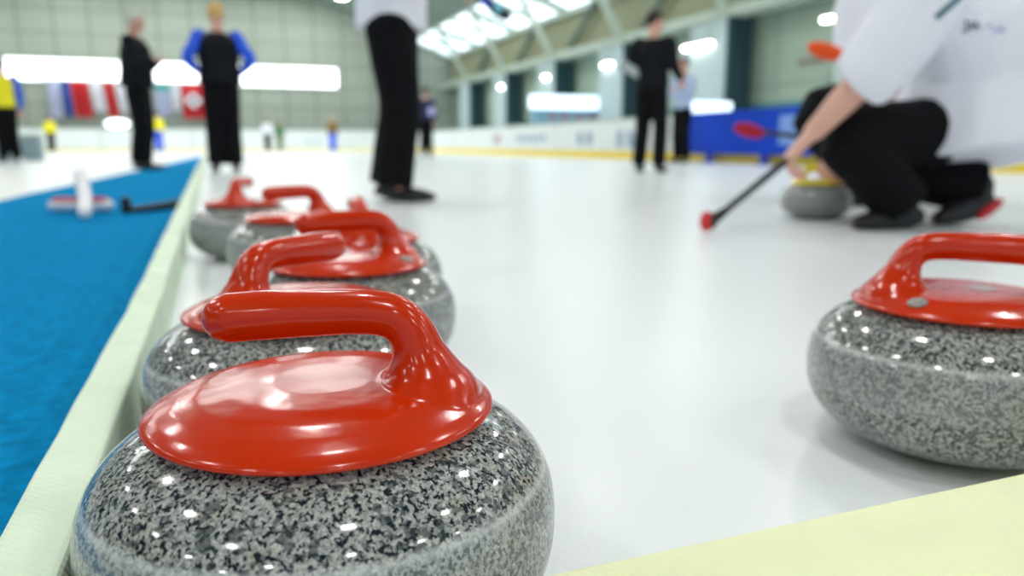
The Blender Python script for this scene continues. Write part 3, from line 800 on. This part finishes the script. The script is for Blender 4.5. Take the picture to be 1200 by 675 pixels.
def onto(o, target, off=.004):
    """lay a flat mark on the surface of another part, looked up along the line of sight"""
    dg = bpy.context.evaluated_depsgraph_get()
    tm = target.data; T = Matrix.Translation(cb) @ target.matrix_local if False else None
    bvh = BVHTree.FromPolygons([v.co.copy() for v in tm.vertices], [tuple(p.vertices) for p in tm.polygons])
    C = V((0, 0, CAM_H))
    for v in o.data.vertices:
        d = (v.co - C).normalized(); hit = bvh.ray_cast(C, d)
        if hit[0] is not None: v.co = hit[0] - d * off
shirt_o = [c for c in crouch.children if c.name.startswith('shirt')][0]
def mark(pts_list, m, name):
    """thick strokes drawn in a plane facing the viewer, then laid on the jersey"""
    bm = bmesh.new()
    for pts, wd in pts_list:
        P = []
        for a, b in zip(pts, pts[1:]):
            n = max(2, int(math.hypot(b[0] - a[0], b[1] - a[1]) / 1.5))
            P += [(a[0] + (b[0] - a[0]) * k / n, a[1] + (b[1] - a[1]) * k / n) for k in range(n)]
        P.append(pts[-1]); pr = None
        for i, p in enumerate(P):
            q = P[min(i + 1, len(P) - 1)]; r = P[max(i - 1, 0)]
            t = V((q[0] - r[0], q[1] - r[1])).normalized(); nn = V((-t.y, t.x)) * wd / 2
            row = [bm.verts.new(atd(p[0] + nn.x * s, p[1] + nn.y * s, 2.4)) for s in (-1, 0, 1)]
            if pr:
                for k in range(2): bm.faces.new((pr[k], pr[k + 1], row[k + 1], row[k]))
            pr = row
    me = bpy.data.meshes.new(name); bm.to_mesh(me); bm.free(); me.materials.append(m)
    o = bpy.data.objects.new(name, me); COL.objects.link(o)
    onto(o, shirt_o)
    o.parent = shirt_o; o.matrix_parent_inverse = Matrix.Identity(4)
    return o
letter_m = mat('dark_violet_lettering', (58, 50, 110), .7); faint_m = mat('faint_violet_lettering', (176, 176, 222), .7)
mark([([(1130, 24.5), (1133.5, 27), (1134, 32), (1132, 36), (1127, 37)], 2.6)], letter_m, 'letter_J')
mark([([(1137.5, 26), (1140, 34.5)], 2.4)], letter_m, 'letter_I')
mark([([(1143, 34), (1143, 25.5), (1149, 34)], 2.4)], letter_m, 'letter_N')
mark([([(1155, 31), (1163, 29)], 2.5), ([(1162, 35), (1176, 36)], 3), ([(1170, 30), (1178, 36)], 2)], faint_m, 'faint_print')
mark([([(1126, -4), (1112, 8), (1097, 21)], 6.5)], teal_c, 'teal_stripe')

# ---- brooms
handle_black = mat('black_broom_shaft', (18, 26, 30), .35)
pad_red = mat('red_broom_pad', (206, 40, 44), .7); pad_orange = mat('orange_broom_pad', (255, 92, 22), .7); pad_crimson = mat('crimson_broom_pad', (176, 10, 48), .7)
def broom(name, head_c, head_ax, head_n, tip, pad_m, shaft_m, label, grey_end=True, half=.10, hw=.032, thick=.02):
    """oval pad with a black mount, and a shaft from the mount to tip"""
    head_c, tip = V(head_c), V(tip); ax = V(head_ax).normalized(); n = V(head_n); n = (n - ax * n.dot(ax)).normalized(); sd = ax.cross(n)
    root = empty(name, head_c)
    M = Matrix((ax, sd, n)).transposed()
    bm = bmesh.new(); ellipsoid(bm, (0, 0, 0), (half, hw, thick), M, 24); obj('pad', bm, pad_m, root)
    bm = bmesh.new(); ellipsoid(bm, n * thick * .6, (half * .82, hw * .8, thick * .9), M, 20)
    d = (tip - head_c).normalized()
    sweep(bm, [n * thick * .6, n * thick * .8 + d * .06], [.022, .015], seg=12)
    obj('mount', fused(bm, .004, 2), black_plastic, root)
    bm = bmesh.new(); a = n * thick * .8 + d * .05; e = tip - head_c
    sweep(bm, [a, a.lerp(e, .62)], [.0125, .0125], seg=14, sub=2); obj('shaft', bm, shaft_m, root)
    bm = bmesh.new(); sweep(bm, [a.lerp(e, .62), e], [.0128, .0128], seg=14, sub=2); obj('upper_shaft', bm, cap_metal if grey_end else shaft_m, root)
    tag(root, label, 'curling broom', 'curling brooms')
    return root
hd = atd(828, 262, 2.62)
hd = V((hd.x, hd.y, .045))
dirh = (HANDA - hd).normalized()
broom('curling_broom', hd, V((0, 0, 1)) * .6 + RIGHT * .15 + FWD * .6, RIGHT + V((0, 0, .35)), hd + dirh * .82, pad_red, handle_black, 'black broom with small red pad, held down to the ice by the crouching player', True, .042, .03, .024)
# player behind, delivering the yellow stone
cjb = lambda x, y, d: cj(x, y, d + .14)
J = dict(pelvis=cjb(1118, 96, 3.85), waist=cjb(1085, 60, 3.82), chest=cjb(1042, 12, 3.78), neck=cjb(1010, -45, 3.74), head=cjb(985, -78, 3.72))
J['sh_l'] = cjb(1012, 5, 3.66); J['el_l'] = cjb(1006, 66, 3.58); J['wr_l'] = cjb(1016, 20, 3.42)
J['sh_r'] = cjb(1040, -10, 3.95); J['el_r'] = cjb(1012, 90, 3.75); J['wr_r'] = cjb(983, 160, 3.6)
J['wr_l'] = cjb(1040, 55, 3.50)
J['hip_l'] = cjb(1095, 125, 3.80); J['kn_l'] = cjb(962, 132, 3.70); J['an_l'] = cjb(1010, 222, 3.74)
J['hip_r'] = cjb(1100, 122, 4.0); J['kn_r'] = cjb(1040, 190, 4.0); J['an_r'] = cjb(1120, 208, 4.1)
for s_ in 'lr':
    a = J['an_' + s_]; a.z = .085; J['to_' + s_] = V((a.x, a.y, .03)) - RIGHT * .2
J['face'] = -RIGHT - V((0, 0, .4))
cb2 = V((J['pelvis'].x, J['pelvis'].y, 0))
# right hand reaches the grip of the yellow stone
grip = V((2.3301, 2.5525, .204))
J['wr_r'] = grip + RIGHT * .12 + FWD * .05 + V((0, 0, .075)); J['el_r'] = cj(1045, 148, 3.72)
cbx = person('person', J, cb2, 'second player in white behind the crouching one, mostly hidden, one black knee showing', white_c, blackt, hair_brown, skin=skin_b, cv=.014, vox=.008, sleeve_end='elbow', palm=(0, 0, -1), curl=.7, shirt_w=1.05)
bA = atd(968, 60, 3.4)
broom('curling_broom', bA, RIGHT - UP * .28, UP * .25 + FWD * .9, atd(1052, 74, 3.55), pad_orange, handle_black, 'raised broom with bright orange oval pad, left of the white jersey', False, .088, .036, .026)
bB = atd(878, 153, 3.7)
broom('curling_broom', bB, RIGHT - UP * .26, UP * .25 + FWD * .9, atd(1030, 172, 3.95), pad_crimson, handle_black, 'broom with dark crimson oval pad seen against the blue hoarding', False, .078, .034, .022)

# device in the standing player's hand
root = empty('handheld_timer', PW)
dv = mat('deep_blue_plastic', (20, 40, 170), .4)
b0 = atd(563, -4, 4.02) - PW; b1 = atd(580, 10, 4.02) - PW; b2 = atd(593, 18, 4.02) - PW
bm = bmesh.new(); sweep(bm, [b0, b1], [.022, .026], seg=14); obj('strap', bm, dv, root)
bm = bmesh.new(); sweep(bm, [b1, b2], [.034, .028], seg=14); obj('case', bm, black_plastic, root)
bm = bmesh.new(); lathe(bm, [(0, 0), (.024, 0), (.026, .004), (.022, .008), (0, .008)], 24)
dl = obj('dial', bm, mat('pale_cyan_dial', (120, 200, 220), .3), root); dl.location = b1.lerp(b2, .3) - FWD * .04; dl.rotation_euler = (R(90), 0, R(-YAW))
tag(root, 'blue and black handheld timer in the hand of the standing player', 'timer')

# ---- things lying on the carpet
root = empty('delivery_stick_stand', (-.60, 3.93, .006))
white_p = mat('white_plastic', (236, 236, 242), .4); red_p = mat('red_pad', (206, 34, 60), .5)
ex = RIGHT
bm = bmesh.new(); sweep(bm, [ex * -.115 + V((0, 0, .028)), ex * .115 + V((0, 0, .028))], [(.028, .045)] * 2, seg=16, ref=(0, 0, 1), sub=1); obj('base', bm, white_p, root)
bm = bmesh.new(); sweep(bm, [ex * -.108 + V((0, 0, .052)), ex * .108 + V((0, 0, .052))], [(.014, .036)] * 2, seg=16, ref=(0, 0, 1), sub=1); obj('top_pad', bm, red_p, root)
bm = bmesh.new(); sweep(bm, [V((.075, -.42, .026)), V((.045, -.18, .085)), V((.005, .02, .165))], [.026, .028, .028], seg=18, sub=4); obj('handle_tube', bm, white_p, root)
tag(root, 'white and red padded bar with a white tube lying across it on the blue carpet', 'stabilizer')
root = empty('broom_brush', (-.355, 3.80, .0065))
bm = bmesh.new(); sweep(bm, [V((-.035, -.05, .014)), V((.09, .055, .020)), V((.155, .14, .026))], [(.014, .03), (.018, .024), (.018, .022)], seg=14, ref=(0, 0, 1)); obj('shaft', bm, black_plastic, root)
bm = bmesh.new(); box(bm, (-.062, -.085, 0), (-.022, -.035, .072), .008); sweep(bm, [V((-.045, -.06, .015)), V((.02, -.01, .014))], [.016, .014], seg=10); obj('head', fused(bm, .004, 3), black_plastic, root)
tag(root, 'small black L-shaped brush lying on the blue carpet beside the foam bumper', 'brush')
# crates behind the yellow vest person
for q, (x, y, lb) in enumerate(((-3.86, 17.6, 'grey-blue crate on the ice beside the legs of the yellow vest person, left one'), (-3.52, 18.1, 'grey-blue crate on the ice right of its twin, behind the yellow vest person'))):
    root = empty('crate', (x, y, 0)); cm = MATS.get('grey_blue_crate') or mat('grey_blue_crate', (150, 172, 180), .6)
    bm = bmesh.new(); box(bm, (-.17, -.17, 0), (.17, .17, .46), .02); obj('box_body', bm, cm, root, smooth=False)
    bm = bmesh.new(); box(bm, (-.18, -.18, .465), (.18, .18, .51), .01); obj('lid', bm, frame_m, root, smooth=False)
    tag(root, lb, 'crate', 'crates at the left')

# ------------------------------------------------------------------ light
w = bpy.data.worlds.new('hall_ambience'); scene.world = w; w.use_nodes = True
bg = w.node_tree.nodes['Background']
tc = w.node_tree.nodes.new('ShaderNodeTexCoord'); sp = w.node_tree.nodes.new('ShaderNodeSeparateXYZ')
rp = w.node_tree.nodes.new('ShaderNodeValToRGB')
w.node_tree.links.new(tc.outputs['Generated'], sp.inputs[0]); w.node_tree.links.new(sp.outputs[2], rp.inputs['Fac'])
rp.color_ramp.elements[0].color = (.42, .47, .48, 1); rp.color_ramp.elements[1].color = (.80, .90, 1, 1)
w.node_tree.links.new(rp.outputs['Color'], bg.inputs['Color'])
bg.inputs['Strength'].default_value = .8
def hall_lamp_or_fill(x, y, z, sx, sy, power, col=(1, .98, .95)):
    l = bpy.data.lights.new('hall_lamp_or_fill', 'AREA'); l.shape = 'RECTANGLE'; l.size = sx; l.size_y = sy; l.energy = power; l.color = col
    o = bpy.data.objects.new('hall_lamp_or_fill', l); COL.objects.link(o); o.location = (x, y, z); return o
for yy in (-5, -1.5, 2, 5.5, 9, 13, 18):
    for xx in (-8, -4, 0.4, 4.6, 8.6):
        hall_lamp_or_fill(xx, yy, 5.1, .36, .36, 38)
for yy in (23, 29, 35, 40):  # fill lights above the view, added to brighten the far end
    for xx in (-11, -6, -1.5, 3, 6.2):
        hall_lamp_or_fill(xx, yy, 7.9 if xx != 6.2 else 7.35, 3, 3, 140, (.97, 1, .98))
for yy in (8, 14, 20, 26, 32):
    hall_lamp_or_fill(11.2, yy, 5.5, .6, .6, 14)
scene.view_settings.view_transform = 'Standard'
scene.view_settings.look = 'None'
scene.view_settings.gamma = 1
scene.view_settings.use_curve_mapping = False
scene.view_settings.exposure = .2
scene.cycles.use_denoising = True
scene.cycles.max_bounces = 6
scene.cycles.sample_clamp_indirect = 8
